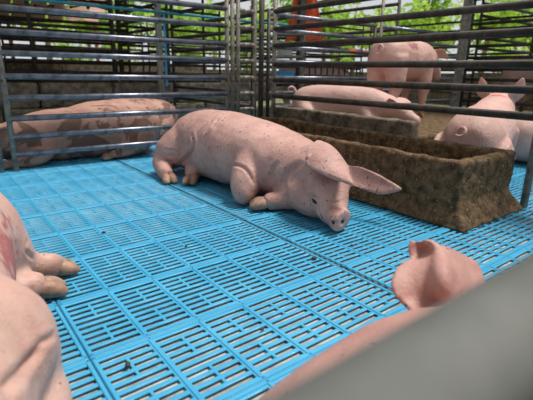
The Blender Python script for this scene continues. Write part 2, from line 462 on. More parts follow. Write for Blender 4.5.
# low wall in the far left pen
def rough_block(name, boxes, voxel, mt, amp, fr, label=None, cat=None, kind=None, origin=(0, 0, 0), parent=None, iters=5):
    V, Fc = joinm(*[box(*b) for b in boxes]) if not isinstance(boxes[0][0], (list, tuple)) else joinm(*boxes)
    co, fs = remesh(V, Fc, voxel, iters)
    nn = normals(co, fs)
    co = lumps(co, nn, fr, amp, 2.2); co = lumps(co, nn, fr*4, amp*0.45, 5.5)
    co[:, 2] = np.maximum(co[:, 2], 0.001)
    co = co-np.array(origin)
    return new_obj(name, co, fs, mt, parent, smooth=True, loc=origin)
wl_ = empty('wall_back', (1.5, 5.72, 0)); tag(wl_, 'low rough concrete wall behind the far left pen', kind='structure')
for k in range(7):
    x0 = -3.0+k*0.86
    rough_block('concrete_block', [(x0+0.006, x0+0.854, -0.06, 0.06, 0.30, 0.585)], 0.022, MAT['wall'], 0.006, 9.0, parent=wl_)
    rough_block('concrete_block', [(x0+0.006-0.4, x0+0.854-0.4, -0.085, 0.06, 0.0, 0.292)], 0.022, MAT['wall'], 0.008, 9.0, parent=wl_)

# ------------------------------------------------------------------ feed troughs
def trough(name, x0, x1, y0, y1, h, label, flare=True, wt=0.062):
    parts = []
    def wedge(a, b, c, d, z0, z1, e):      # frustum: bottom rect a..b, c..d, top inset by e
        v = [(a, c, z0), (b, c, z0), (a, d, z0), (b, d, z0), (a+e, c+e, z1), (b-e, c+e, z1), (a+e, d-e, z1), (b-e, d-e, z1)]
        f_ = [(0, 2, 3, 1), (4, 5, 7, 6), (0, 1, 5, 4), (2, 6, 7, 3), (0, 4, 6, 2), (1, 3, 7, 5)]
        return v, f_
    m = 0.035
    parts.append(box(x0+m, x0+m+wt, y0+m, y1-m, 0, h)); parts.append(box(x1-m-wt, x1-m, y0+m, y1-m, 0, h))
    parts.append(box(x0+m, x1-m, y0+m, y0+m+wt*1.15, 0, h)); parts.append(box(x0+m, x1-m, y1-m-wt, y1-m, 0, h))
    parts.append(box(x0+m, x1-m, y0+m, y1-m, 0, 0.06))
    if flare: parts.append(wedge(x0-0.012, x1+0.01, y0-0.045, y1, 0, 0.115, 0.075))
    V, Fc = joinm(*parts)
    co, fs = remesh(V, Fc, 0.0125, 7)
    nn = normals(co, fs)
    co = lumps(co, nn, 3.0, 0.010, 1.2); co = lumps(co, nn, 14.0, 0.007, 5.5); co = lumps(co, nn, 45.0, 0.004, 7.5)
    co[:, 2] = np.maximum(co[:, 2], 0.001)
    org = np.array(((x0+x1)/2, (y0+y1)/2, 0))
    o = new_obj(name, co-org, fs, MAT['concrete'], smooth=True, loc=tuple(org))
    return tag(o, label, 'trough', 'concrete feed troughs')
trough('feed_trough', 2.02, 2.70, 1.03, 3.40, 0.337, 'long brown concrete feed trough beside the sleeping pig')

# ------------------------------------------------------------------ fences
RAIL_CACHE = {}
def rail_mesh(L, r, mt):
    k = (round(L, 3), r, mt)
    if k not in RAIL_CACHE:
        v, f_ = tube([(0, 0, 0), (L, 0, 0)], r, n=12)
        me = bpy.data.meshes.new('rail'); me.from_pydata(v, [], f_); me.update(); me.materials.append(MAT[mt])
        me.polygons.foreach_set('use_smooth', [len(p.vertices) == 4 for p in me.polygons])
        RAIL_CACHE[k] = me
    return RAIL_CACHE[k]
def stile_mesh(H, r, mt):
    k = ('s', round(H, 3), r, mt)
    if k not in RAIL_CACHE:
        v, f_ = tube([(0, 0, 0), (0, 0, H)], r, n=12)
        me = bpy.data.meshes.new('stile'); me.from_pydata(v, [], f_); me.update(); me.materials.append(MAT[mt])
        me.polygons.foreach_set('use_smooth', [len(p.vertices) == 4 for p in me.polygons])
        RAIL_CACHE[k] = me
    return RAIL_CACHE[k]
HTS = (0.125, 0.255, 0.392, 0.541, 0.692, 0.845, 0.992, 1.148, 1.297)
def fence_panel(p0, p1, hts, mt, label, stile='stile', r=0.022, H=1.34, rs=0.020, wob=0.004):
    p0, p1 = np.array(p0), np.array(p1); d = p1-p0; L = float(np.hypot(*d)); rz = math.atan2(d[1], d[0])
    root = empty('pen_fence', (p0[0], p0[1], 0), rz)
    for x in (rs, L-rs):
        share('stile', stile_mesh(H, rs, stile), root, (x, 0, 0))
    for z in hts:
        o = share('rail', rail_mesh(L-2*rs, r, mt), root, (rs, 0, z+rnd.uniform(-wob, wob)))
        o.rotation_euler = (0, rnd.uniform(-0.002, 0.002), 0)
    return tag(root, label, 'fence', 'pipe fence panels between the pens')
def fence_post(name, x, y, H, r, mt, label, lean=(0, 0), square=False):
    if square:
        v, f_ = box(-r, r, -r*0.7, r*0.7, 0, H)
        v = [(a+lean[0]*c/H, b+lean[1]*c/H, c) for a, b, c in v]
        cap, cf = box(-r*1.15, r*1.15, -r*0.85, r*0.85, 0, 0.02)
        V, Fc = joinm((v, f_), (cap, cf))
    else:
        v, f_ = tube([(0, 0, 0.01), (lean[0], lean[1], H)], r, n=14)
        foot, ff = tube([(0, 0, 0), (0, 0, 0.012)], r*1.7, n=14)
        V, Fc = joinm((v, f_), (foot, ff))
    o = new_obj(name, V, Fc, MAT[mt], loc=(x, y, 0))
    for p in o.data.polygons: p.use_smooth = (not square and len(p.vertices) == 4)
    return tag(o, label, 'post', 'posts of the pens')
LF = 3.66
fence_panel((0.455, 3.69), (2.355, 3.63), HTS, 'galv', 'grey pipe fence panel in front of the muddy pigs', H=1.75)
fence_panel((-1.55, 3.72), (0.40, 3.70), HTS, 'galv', 'grey pipe fence panel cut by the left edge of the picture')
fence_post('fence_post', 2.395, 3.63, 1.75, 0.020, 'stile', 'pale steel post right of the muddy pigs panel')
fence_panel((2.435, 3.625), (2.665, 3.615), HTS[1:], 'stile', 'narrow pale pipe panel between the two corner posts', r=0.019, H=1.75)
fence_post('fence_post', 2.715, 3.60, 1.75, 0.026, 'rust', 'dark rusted corner post behind the back of the sleeping pig')
R_HTS = (0.525, 0.677, 0.820, 0.985, 1.133, 1.285)
fence_panel((2.735, 3.44), (2.735, 0.985), R_HTS, 'rust', 'dark pipe fence panel above the long feed trough', r=0.0235, rs=0.022, H=1.7)
fence_panel((2.735, 0.92), (2.735, -1.2), R_HTS, 'rust', 'dark pipe fence panel right of the trough, cut by the right edge')
# farther fences, one bay after the other
for i, (a, b, mt, lab) in enumerate([
    ((2.80, 3.62), (4.44, 3.60), 'galv2', 'blue-grey cross fence panel meeting the dark corner post'),
    ((4.51, 3.60), (6.35, 3.58), 'galv', 'second cross fence panel behind the standing pig'),
    ((6.80, 3.58), (8.70, 3.56), 'rust', 'third cross fence panel at the far right'),
    ((2.735, 3.75), (2.735, 5.60), 'rust', 'dark panel running away behind the corner post'),
    ((2.735, 5.70), (2.735, 7.60), 'rust', 'dark panel far behind the corner post'),
    ((6.4, 3.50), (6.4, 1.55), 'rust', 'dark panel beyond the pigs on the right, farther half'),
    ((6.4, 1.45), (6.4, -0.5), 'rust', 'dark panel beyond the pigs on the right, nearer half'),
    ((5.0, 7.55), (5.0, 3.7), 'rust', 'long dark panel behind the cross fence'),
    ((-1.2, 7.7), (0.75, 7.7), 'rust', 'far dark panel at the left behind the low wall'),
    ((0.80, 7.7), (2.68, 7.7), 'rust', 'far dark panel in the middle behind the low wall'),
    ((2.80, 7.7), (4.80, 7.7), 'rust', 'far dark panel left of the hanging orange cloth'),
    ((5.1, 7.7), (6.9, 7.7), 'galv', 'far grey panel right of the hanging orange cloth'),
    ((7.0, 7.65), (8.9, 7.6), 'rust', 'far dark panel below the trees on the right'),
    ((-1.5, 9.6), (1.2, 9.6), 'rust', 'farthest dark panel behind the left far panel'),
    ((1.3, 9.6), (4.0, 9.6), 'rust', 'farthest dark panel behind the slim pale column'),
    ((4.1, 9.6), (6.8, 9.6), 'rust', 'farthest dark panel behind the orange cloth'),
    ((6.9, 9.4), (9.6, 9.0), 'rust', 'farthest dark panel behind the gate of vertical bars'),
    ((0.4, 6.75), (2.6, 6.75), 'rust', 'dark panel between the low wall and the far middle panel'),
    ((8.9, 3.4), (8.9, -0.2), 'rust', 'farthest dark panel at the right edge'),
    ((8.9, 7.4), (8.9, 3.6), 'rust', 'farthest dark panel behind the pale column')]):
    fence_panel(a, b, H=1.75 if 'second cross' in lab else 1.34 if mt.startswith('galv') else 1.85, hts=HTS[1:] if mt.startswith('galv') else HTS[2:]+(1.45, 1.61, 1.78), mt=mt[:4], label=lab, stile='stile' if mt == 'galv' else 'rust')
# near fence the picture is taken over
NY, NZ = 0.079, 0.618
nf = empty('pen_fence', (-1.3, NY, 0))
for x in (0.02, 3.95):
    share('stile', stile_mesh(1.25, 0.022, 'nearpipe'), nf, (x, 0, 0))
for z in (0.17, 0.32, 0.47, NZ, 0.93, 1.10):
    share('rail', rail_mesh(3.93, 0.030 if z == NZ else 0.024, 'nearpipe'), nf, (0.02, 0, z))
tag(nf, 'blurred grey pipe fence right in front of the camera', 'fence', 'pipe fence panels between the pens')
# ------------------------------------------------------------------ pigs
SK_MAIN = skin_mat('pig_skin_main', spots=0.02, wrinkle=0.7)
SK_EAR = skin_mat('pig_skin_ear', pale=(0.62, 0.36, 0.31), deep=(0.46, 0.235, 0.20), spots=-0.02, grain=0.25)
SK_NEAR = skin_mat('pig_skin_scraped', pale=(0.70, 0.46, 0.385), deep=(0.58, 0.32, 0.265), spots=0.0)
SK_MUD = skin_mat('pig_skin_muddy', pale=(0.62, 0.37, 0.295), deep=(0.44, 0.235, 0.18), mud=0.55, mudcol=(0.15, 0.075, 0.05))
SK_PALE = skin_mat('pig_skin_pale', pale=(0.74, 0.49, 0.43), deep=(0.64, 0.38, 0.33))

# --- sleeping pig in the middle
def main_pig():
    org = np.array((1.63, 2.3, 0.0))
    def L(secs): return [(s[0]-org[0], s[1]-org[1], *s[2:]) for s in secs]
    def P(p): return tuple(np.array(p)-org)
    body = loft(L([(1.60, 3.13, .24, .03, .03, .03), (1.60, 3.10, .24, .11, .11, .12), (1.60, 3.02, .235, .185, .175, .20), (1.61, 2.86, .235, .235, .235, .235), (1.63, 2.62, .235, .255, .252, .235), (1.65, 2.38, .235, .258, .238, .235), (1.66, 2.15, .225, .245, .222, .225), (1.67, 1.95, .215, .215, .190, .21), (1.68, 1.78, .205, .175, .160, .19), (1.68, 1.66, .20, .13, .13, .15), (1.68, 1.58, .2, .08, .08, .08)]), n=28, power=2.25)
    head = loft(L([(1.70, 1.84, .21, .13, .14, .13), (1.685, 1.70, .215, .155, .160, .16), (1.655, 1.61, .20, .148, .150, .160), (1.605, 1.54, .160, .122, .115, .130), (1.565, 1.48, .120, .097, .090, .100), (1.540, 1.435, .090, .080, .070, .080), (1.527, 1.400, .072, .066, .058, .064), (1.520, 1.374, .061, .061, .052, .057), (1.519, 1.352, .058, .074, .066, .058), (1.521, 1.338, .056, .072, .064, .056), (1.522, 1.332, .055, .045, .04, .04)]), n=24, ref=(0, 0.35, 1))
    cheek = loft(L([(1.60, 1.78, .12, .10), (1.575, 1.66, .105, .105), (1.56, 1.56, .075, .07), (1.55, 1.49, .06, .03)]), n=16)
    fl1 = loft(L([(1.58, 2.10, .27, .13), (1.485, 2.06, .19, .112), (1.425, 2.02, .125, .092), (1.392, 1.985, .075, .074), (1.378, 1.955, .045, .045), (1.375, 1.945, .035, .02)]), n=18, ref=(0, 1, 0.2))
    fl2 = loft(L([(1.66, 1.70, .08, .08), (1.56, 1.75, .065, .066), (1.49, 1.805, .055, .056), (1.445, 1.835, .048, .052), (1.425, 1.85, .04, .02)]), n=14)
    th = loft(L([(1.60, 2.86, .27, .19), (1.50, 2.90, .22, .17), (1.41, 2.945, .165, .14), (1.36, 2.965, .12, .105), (1.328, 2.955, .092, .078), (1.305, 2.90, .068, .066), (1.285, 2.83, .054, .056), (1.272, 2.76, .046, .05), (1.268, 2.735, .04, .02)]), n=18, ref=(0.4, 1, 0.3))
    hl2 = loft(L([(1.55, 2.80, .10, .09), (1.47, 2.73, .075, .075), (1.42, 2.67, .06, .06), (1.39, 2.63, .048, .048), (1.38, 2.615, .04, .02)]), n=14)
    th2 = loft(L([(1.74, 2.9, .2, .17), (1.82, 2.95, .14, .12), (1.84, 2.85, .06, .05)]), n=14)
    # ears: rows run from the base to the free edge
    earN = flap([[P((1.710, 1.640, .345)), P((1.685, 1.555, .335)), P((1.660, 1.475, .280))],
                 [P((1.645, 1.660, .395)), P((1.620, 1.540, .385)), P((1.612, 1.420, .298))],
                 [P((1.545, 1.630, .372)), P((1.525, 1.510, .348)), P((1.565, 1.350, .265))],
                 [P((1.470, 1.565, .305)), P((1.480, 1.465, .282)), P((1.545, 1.305, .240))]], 0.016)
    earF = flap([[P((1.715, 1.545, .290)), P((1.725, 1.520, .235)), P((1.71, 1.500, .185))],
                 [P((1.775, 1.465, .278)), P((1.785, 1.440, .222)), P((1.765, 1.420, .160))],
                 [P((1.825, 1.375, .240)), P((1.830, 1.355, .200)), P((1.815, 1.345, .152))],
                 [P((1.858, 1.268, .196)), P((1.858, 1.262, .190)), P((1.855, 1.258, .182))]], 0.016)
    def post(co, nn, cast):
        w = co+org
        def C(pts, wd, dp, rg=0.3):
            nonlocal w
            w = crease(w, nn, pts, wd, dp, rg)
        def X(px, wd, dp, rg=0.3):
            nonlocal w
            pts = [p for p in (cast(*q) for q in px) if p is not None]
            if len(pts) > 1: w = crease(w, nn, pts, wd, dp, rg)
        X([(192, 133), (194, 145), (188, 156), (178, 165)], .012, .030)                     # thigh fold
        X([(228, 112), (212, 128), (201, 145)], .010, .014)                                 # flank folds
        X([(232, 114), (221, 120), (214, 130)], .008, .009)
        X([(220, 110), (208, 123), (199, 134)], .008, .007)
        X([(163, 154), (172, 156), (181, 156)], .007, .011)                                 # ankle wrinkles
        X([(164, 159), (172, 161), (179, 161)], .007, .010)
        X([(163, 149), (172, 150), (183, 150)], .007, .007)
        X([(230, 167), (236, 165), (244, 168), (250, 175), (255, 188)], .009, .014, .12)         # elbow fold
        X([(271, 182), (272, 172), (279, 161)], .012, .010)
        X([(304, 162), (291, 170), (284, 181), (286, 194)], .016, .012)                     # neck fold
        X([(305, 167), (307, 159), (314, 151), (325, 146)], .007, .012)                     # behind the near ear
        X([(312, 198), (314, 201), (317, 205)], .007, .014)                                 # eye fold
        X([(308, 196), (313, 195), (319, 199)], .006, .008)
        X([(318, 207), (320, 214), (325, 222)], .007, .011)                                 # muzzle
        X([(326, 208), (334, 209), (342, 209)], .006, .008)
        X([(325, 202), (333, 203), (341, 202)], .006, .006)
        X([(305, 219), (315, 226), (325, 231)], .007, .010)                                 # mouth
        for q in ((334, 223), (343, 222)):
            h = cast(*q)
            if h is not None: w = dent(w, h, .010, (0.006, 0.030, 0.008))
        return w-org
    def extras(root, cast):
        for q in ((334, 223), (343, 222)):
            h = cast(*q)
            if h is None: continue
            c = P(h)
            v, f_ = loft([(c[0], c[1]-.003, c[2], .003), (c[0], c[1]+.001, c[2]+.001, .0085), (c[0], c[1]+.010, c[2]+.002, .004)], n=10, sub=2)
            tag(new_obj('nostril', v, f_, MAT['eye'], root, smooth=True), 'dark nostril')
        pts = [P(h) for h in (cast(312, 199), cast(314, 201), cast(316, 204)) if h is not None]
        v, f_ = loft([(*p_, r_) for p_, r_ in zip(pts, (.003, .007, .003))], n=8, sub=4, ref=(0.3, 0.5, 1))
        tag(new_obj('eye', v, f_, MAT['eye'], root, smooth=True), 'closed dark eye')
        curl_tail(root, P((1.60, 3.12, .33)), np.array((0, 1, -0.3)), SK_MAIN)
    hv = [(P((1.268, 2.735, .032)), (-0.22, -1, -0.12), 1.15), (P((1.375, 2.604, .036)), (-0.75, -0.75, -0.1), 1.1), (P((1.43, 1.853, .038)), (-0.8, 0.55, -0.05), 1.2)]
    return build_pig('pig', tuple(org), 0.0, [body, head, cheek, fl1, fl2, th, hl2, th2], [earN, earF], SK_MAIN, 'large pink pig asleep on the blue floor beside the trough', hv, extras, post, voxel=0.0065)
main_pig()

# --- scraped pig at the left edge, rump to the camera
def left_pig():
    org = np.array((-0.10, 1.2, 0.0))
    def P(p): return tuple(np.array(p)-org)
    def L(secs): return [(s[0]-org[0], s[1]-org[1], *s[2:]) for s in secs]
    body = loft(L([(-.16, .50, .2, .04), (-.16, .54, .21, .15), (-.15, .66, .215, .205), (-.13, .88, .22, .222), (-.11, 1.15, .225, .215), (-.08, 1.4, .24, .228), (-.07, 1.58, .245, .235), (-.10, 1.76, .225, .20), (-.16, 1.94, .20, .15), (-.20, 2.08, .16, .11), (-.23, 2.20, .12, .07), (-.24, 2.26, .1, .05)]), n=26, power=2.2)
    thigh = loft(L([(-.08, .83, .25, .18), (-.005, .885, .215, .165), (.035, .92, .16, .122), (.05, .925, .10, .092), (.055, .90, .055, .055), (.05, .88, .04, .02)]), n=18, ref=(0, 1, .2))
    shank = loft(L([(.03, .95, .12, .10), (.075, .87, .085, .078), (.07, .76, .055, .06), (.06, .67, .045, .045), (.055, .63, .04, .02)]), n=16)
    sh = loft(L([(-.02, 1.55, .28, .20), (.05, 1.575, .225, .165), (.115, 1.605, .15, .118), (.165, 1.63, .095, .08), (.205, 1.642, .062, .058), (.24, 1.645, .052, .053), (.28, 1.645, .044, .048), (.302, 1.645, .040, .040), (.312, 1.645, .036, .02)]), n=18, ref=(0, 1, .2))
    f2 = loft(L([(-.0, 1.46, .09, .08), (.09, 1.50, .065, .064), (.155, 1.505, .052, .054), (.20, 1.505, .047, .05), (.222, 1.505, .042, .04), (.232, 1.505, .04, .02)]), n=14, ref=(0, 1, .2))
    e = flap([[P((-.06, 1.84, .32)), P((-.05, 1.90, .30)), P((-.06, 1.96, .26))], [P((.0, 1.86, .33)), P((.02, 1.93, .29)), P((.0, 2.0, .24))], [P((.03, 1.98, .27)), P((.03, 2.0, .25)), P((.02, 2.02, .22))]], .016)
    def post(co, nn, cast):
        w = co+org
        def C(pts, wd, dp, rg=0.3):
            nonlocal w
            w = crease(w, nn, pts, wd, dp, rg)
        def X(px, wd, dp, rg=0.3):
            nonlocal w
            pts = [p for p in (cast(*q) for q in px) if p is not None]
            if len(pts) > 1: w = crease(w, nn, pts, wd, dp, rg)
        X([(58, 327), (46, 340), (31, 360), (14, 380), (2, 391)], .010, .014, .1)
        X([(56, 334), (46, 340), (40, 343)], .006, .008)
        X([(27, 238), (26, 250), (34, 260)], .007, .009)
        X([(30, 236), (42, 243), (53, 237)], .007, .010)
        X([(36, 250), (48, 250), (56, 244)], .007, .010)
        return w-org
    SK = skin_mat('pig_skin_left', pale=(0.74, 0.50, 0.42), deep=(0.62, 0.36, 0.295), spots=-0.035, grain=0.3,
                  wound=(P((.11, 1.24, .21)), (.20, .22, .20), (0.42, 0.075, 0.07), 2.8), mark=(P((.27, 1.59, .02)), (.17, .26, .10), (0.36, 0.19, 0.13), 0.9))
    hv = [(P((.302, 1.645, .032)), (1, .02, -0.12), 1.0), (P((.218, 1.503, .034)), (1, -.12, -0.08), 1.1), (P((.055, .635, .03)), (-.1, -1, -.05), 1.1)]
    return build_pig('pig', tuple(org), 0.0, [body, thigh, shank, sh, f2], [e], SK, 'pig at the left edge with a red scraped flank', hv, None, post, voxel=0.0075)
left_pig()

# --- pig lying below the camera along the near fence
def ear_pig():
    org = np.array((0.5, 0.31, 0.0))
    def P(p): return tuple(np.array(p)-org)
    def L(secs): return [(s[0]-org[0], s[1]-org[1], *s[2:]) for s in secs]
    body = loft(L([(.20, .30, .165, .04), (.23, .30, .17, .10), (.30, .30, .175, .145), (.42, .305, .180, .170), (.56, .305, .180, .178), (.70, .302, .175, .168), (.82, .305, .172, .14), (.94, .315, .165, .115), (1.06, .31, .13, .085), (1.16, .30, .10, .065), (1.22, .30, .09, .055), (1.235, .30, .09, .03)]), n=26, power=2.15)
    def E_(u, v, y): return P(at_y(u, v, y))
    outl = [((425, 318), (450, 312), (494, 296), .400, .385, .40), ((404, 306), (446, 292), (486, 285), .455, .390, .43), ((393, 292), (444, 275), (482, 274), .485, .405, .455), ((392, 276), (443, 265), (477, 264), .505, .425, .475), ((400, 264), (442, 257), (471, 259), .515, .445, .485), ((411, 258), (440, 251), (465, 255), .515, .46, .49), ((407, 251), (436, 247), (460, 251), .52, .475, .495), ((411, 239), (426, 240), (447, 245), .52, .49, .50)]
    rws = []
    for a_, m_, b_, ya, ym, yb in outl:
        l_ = lambda p_, q_, t: tuple(p_[k]+(q_[k]-p_[k])*t for k in (0, 1))
        rws.append([E_(*a_, ya), E_(*l_(a_, m_, .35), ya+(ym-ya)*.35+.012), E_(*l_(a_, m_, .72), ya+(ym-ya)*.72+.014), E_(*m_, ym), E_(*l_(m_, b_, .5), ym+(yb-ym)*.5+.004), E_(*b_, yb)])
    ear = flap(rws, .012, 4)
    ear2 = flap([[P((.88, .22, .265)), P((.93, .21, .28)), P((.99, .22, .26))], [P((.84, .17, .27)), P((.92, .16, .29)), P((1.0, .17, .27))], [P((.86, .14, .30)), P((.90, .13, .31)), P((.94, .14, .29))]], .015)
    leg = loft(L([(.62, .44, .10, .08), (.70, .50, .05, .05), (.80, .52, .04, .04), (.82, .52, .035, .02)]), n=14)
    def post(co, nn, cast):
        w = co+org
        w = crease(w, nn, [at_y(448, 300, .39), at_y(446, 275, .43), at_y(448, 256, .47)], .02, .004)
        return w-org
    return build_pig('pig', tuple(org), 0.0, [body, leg], [ear, ear2], SK_EAR, 'pig with a raised notched ear behind the blurred near rail', [(P((.82, .52, .03)), (1, 0, -.1), 1.0)], None, post, voxel=0.006)
ear_pig()

# --- generic poses in the pig's own frame, head towards +x
def lying_parts(s=1.0, head_down=True):
    body = loft([(-.72*s, 0, .2*s, .04*s), (-.68*s, 0, .205*s, .13*s), (-.55*s, 0, .21*s, .20*s), (-.3*s, 0, .215*s, .225*s), (0, 0, .215*s, .225*s), (.28*s, 0, .21*s, .205*s), (.48*s, 0, .20*s, .17*s), (.62*s, 0, .18*s, .13*s), (.74*s, 0, .13*s, .09*s), (.84*s, 0, .09*s, .062*s), (.90*s, 0, .075*s, .055*s), (.915*s, 0, .075*s, .03*s)], n=22, power=2.2)
    legs = []
    for sy in (-1, 1):
        legs.append(loft([(-.48*s, sy*.12*s, .18*s, .15*s), (-.40*s, sy*.21*s, .12*s, .11*s), (-.28*s, sy*.25*s, .06*s, .06*s), (-.15*s, sy*.26*s, .04*s, .04*s), (-.13*s, sy*.26*s, .035*s, .02*s)], n=14))
        legs.append(loft([(.33*s, sy*.12*s, .14*s, .11*s), (.40*s, sy*.19*s, .07*s, .065*s), (.52*s, sy*.19*s, .04*s, .045*s), (.60*s, sy*.18*s, .038*s, .04*s), (.62*s, sy*.18*s, .035*s, .02*s)], n=14))
    ears = []
    for sy in (-1, 1):
        ears.append(flap([[(.55*s, sy*.09*s, .29*s), (.60*s, sy*.10*s, .28*s), (.65*s, sy*.08*s, .25*s)], [(.60*s, sy*.17*s, .32*s), (.66*s, sy*.18*s, .30*s), (.70*s, sy*.15*s, .25*s)], [(.70*s, sy*.21*s, .28*s), (.72*s, sy*.21*s, .27*s), (.74*s, sy*.20*s, .25*s)]], .016))
    return [body]+legs, ears
def lying_hooves(s=1.0):
    return [((-.13*s, sy*.26*s, .03*s), (1, 0, -.1), s) for sy in (-1, 1)]+[((.62*s, sy*.18*s, .03*s), (1, 0, -.1), s) for sy in (-1, 1)]
def standing_parts(s=1.0, zb=0.56, top=0.98):
    zc = (zb+top)/2; r = (top-zb)/2
    body = loft([(-.62, 0, zc+.06, .04), (-.585, 0, zc+.05, r*.62), (-.46, 0, zc+.03, r*.93), (-.2, 0, zc, r*1.04), (.1, 0, zc, r*1.02), (.36, 0, zc, r*.95), (.52, 0, zc, r*.72), (.66, 0, zc-.04, r*.56), (.80, 0, zc-.12, r*.40), (.90, 0, zc-.19, r*.29), (.95, 0, zc-.22, r*.25), (.96, 0, zc-.22, .03)], n=22, power=2.15)
    legs = []
    for sy in (-1, 1):
        legs.append(loft([(-.42, sy*.10, zc+.02, .16), (-.41, sy*.13, zb-.02, .125), (-.40, sy*.135, zb-.12, .085), (-.46, sy*.13, zb*.5, .055), (-.44, sy*.13, .16, .045), (-.42, sy*.13, .07, .042), (-.42, sy*.13, .04, .02)], n=16, ref=(1, 0, 0)))
        legs.append(loft([(.30, sy*.11, zc, .14), (.31, sy*.13, zb-.02, .10), (.31, sy*.13, zb*.62, .062), (.31, sy*.13, .2, .048), (.32, sy*.13, .07, .042), (.32, sy*.13, .04, .02)], n=16, ref=(1, 0, 0)))
    ears = []
    for sy in (-1, 1):
        ears.append(flap([[(.56, sy*.09, zc+.14), (.62, sy*.10, zc+.12), (.68, sy*.08, zc+.06)], [(.62, sy*.18, zc+.16), (.68, sy*.19, zc+.12), (.72, sy*.15, zc+.04)], [(.74, sy*.22, zc+.06), (.76, sy*.22, zc+.04), (.77, sy*.2, zc+.01)]], .016))
    hv = [((x, sy*.13, .045), (.35, 0, -1), 0.8) for sy in (-1, 1) for x in (-.42, .32)]
    return [body]+legs, ears, hv
def heading(px0, d0, px1, d1):
    a = at_d(px0, 90, d0); b = at_d(px1, 90, d1)
    return a, b
def tailer(p, d, mt, s=1.2):
    return lambda root, cast: curl_tail(root, p, np.array(d, float), mt, s)

# muddy pigs behind the left fence
bp, ep = lying_parts(1.0)
build_pig('pig', (1.06, 3.99, 0), math.pi+0.03, bp, ep, SK_MUD, 'muddy pig stretched out behind the left fence', lying_hooves(1.0), tailer((-.71, 0, .28), (-1, 0, .3), SK_MUD), None, voxel=0.011)
bp, ep = lying_parts(1.02)
build_pig('pig', (1.62, 4.72, 0), math.pi+0.12, bp, ep, SK_MUD, 'second pig whose back rises behind the muddy pig', lying_hooves(1.02), tailer((-.73, 0, .3), (-1, 0, .3), SK_MUD), None, voxel=0.012)
# raised bed in the right-hand pen with the pigs on it
bed_h = 0.28
bed = rough_block('concrete_bed', [(2.95, 5.2, 1.98, 3.52, 0.0, bed_h)], 0.03, MAT['concrete'], 0.006, 8.0, origin=(4.0, 2.75, 0))  # dung-dark concrete; the dark tone also stands in for shadow on the bed
tag(bed, 'raised concrete bed the pale and the standing pig rest on', 'platform')
kb = rough_block('concrete_kerb', [(2.79, 2.89, 1.86, 3.50, 0.0, 0.42)], 0.016, MAT['wall'], 0.010, 10.0, origin=(2.84, 2.62, 0))
tag(kb, 'rough grey concrete kerb between the right fence and the raised bed', 'kerb')
bp, ep = lying_parts(0.81)
build_pig('pig', (3.26, 2.95, bed_h+0.004), math.atan2(-1.0, 0.30), bp, ep, SK_PALE, 'pale pig lying on the raised bed with its tail to the corner post', lying_hooves(0.81), tailer((-.575, 0, .27), (-1, 0, .6), SK_PALE, 1.5), None, voxel=0.009)
def scaled(parts, s):
    return [([(x*s, y*s, z*s) for x, y, z in v], f_) for v, f_ in parts]
bp, ep, hv = standing_parts(1.0, 0.50, 0.98)
s_ = 0.83
SK_SPOT = skin_mat('pig_skin_bruised', pale=(0.72, 0.46, 0.40), deep=(0.60, 0.35, 0.30), mark=((-0.16, -0.17, 0.74), (.13, .2, .05), (0.32, 0.10, 0.10), 1.8))
build_pig('pig', (4.13, 2.93, bed_h+0.004), 0.10, scaled(bp, s_), scaled(ep, s_), SK_SPOT, 'standing pig on the raised bed seen from behind', [((p[0]*s_, p[1]*s_, p[2]*s_), d, z*s_) for p, d, z in hv], tailer((-.52, 0, .70), (-1, 0, -.2), SK_SPOT, 1.5), None, voxel=0.009)
# crouching pig with pricked ears, rump to the fence
def crouching_pig():
    body = loft([(-.40, 0, .30, .04), (-.37, 0, .30, .13), (-.27, 0, .30, .195), (-.08, 0, .31, .22), (.14, 0, .35, .21), (.32, 0, .41, .18), (.46, 0, .48, .14), (.56, 0, .52, .115), (.66, 0, .50, .09), (.76, 0, .45, .065), (.83, 0, .42, .052), (.845, 0, .415, .03)], n=22, power=2.1)
    legs = []
    for sy in (-1, 1):
        legs.append(loft([(-.22, sy*.12, .26, .15), (-.16, sy*.18, .15, .12), (-.20, sy*.19, .07, .06), (-.12, sy*.19, .045, .042), (-.09, sy*.19, .035, .02)], n=14))
        legs.append(loft([(.24, sy*.11, .34, .12), (.25, sy*.13, .2, .075), (.25, sy*.13, .10, .05), (.26, sy*.13, .045, .042), (.27, sy*.13, .035, .02)], n=14, ref=(1, 0, 0)))
    ears = [flap([[(.47, sy*.05, .58), (.50, sy*.10, .585), (.53, sy*.13, .55)], [(.46, sy*.08, .66), (.46, sy*.14, .66), (.50, sy*.185, .62)], [(.45, sy*.135, .735), (.45, sy*.15, .74), (.46, sy*.165, .73)]], .016) for sy in (-1, 1)]
    SK = skin_mat('pig_skin_red_mark', pale=(0.72, 0.46, 0.40), deep=(0.60, 0.35, 0.30), mark=((.40, 0.0, .58), (.05, .09, .05), (0.75, 0.03, 0.03), 0.4))
    hv = [((x, sy*.15, .03), (1, 0, -.1), .9) for sy in (-1, 1) for x in (.27,)]
    build_pig('pig', (3.27, 1.595, 0), math.radians(14), [body]+legs, ears, SK, 'pig with pricked ears and a red mark on its neck, tail to the camera', hv, tailer((-.385, .05, .36), (-1, .3, .5), SK, 1.5), None, voxel=0.009)
crouching_pig()
bp, ep = lying_parts(1.05)
build_pig('pig', (4.66, 1.36, 0), math.atan2(-.5, .85), bp, ep, SK_PALE, 'pig lying on the floor at the right edge behind the trough', lying_hooves(1.05), None, None, voxel=0.011)
bp, ep, hv = standing_parts(1.0, 0.5, 1.02)
build_pig('pig', (7.0, 2.55, 0), -1.45, bp, ep, SK_PALE, 'far pink pig standing behind the fence at the upper right', hv, None, None, voxel=0.014)
bp, ep, hv = standing_parts(1.0, 0.5, 0.92)
build_pig('pig', (6.1, 6.5, 0), -0.5, bp, ep, SK_PALE, 'far pink pig seen through the vertical bars', hv, None, None, voxel=0.014)

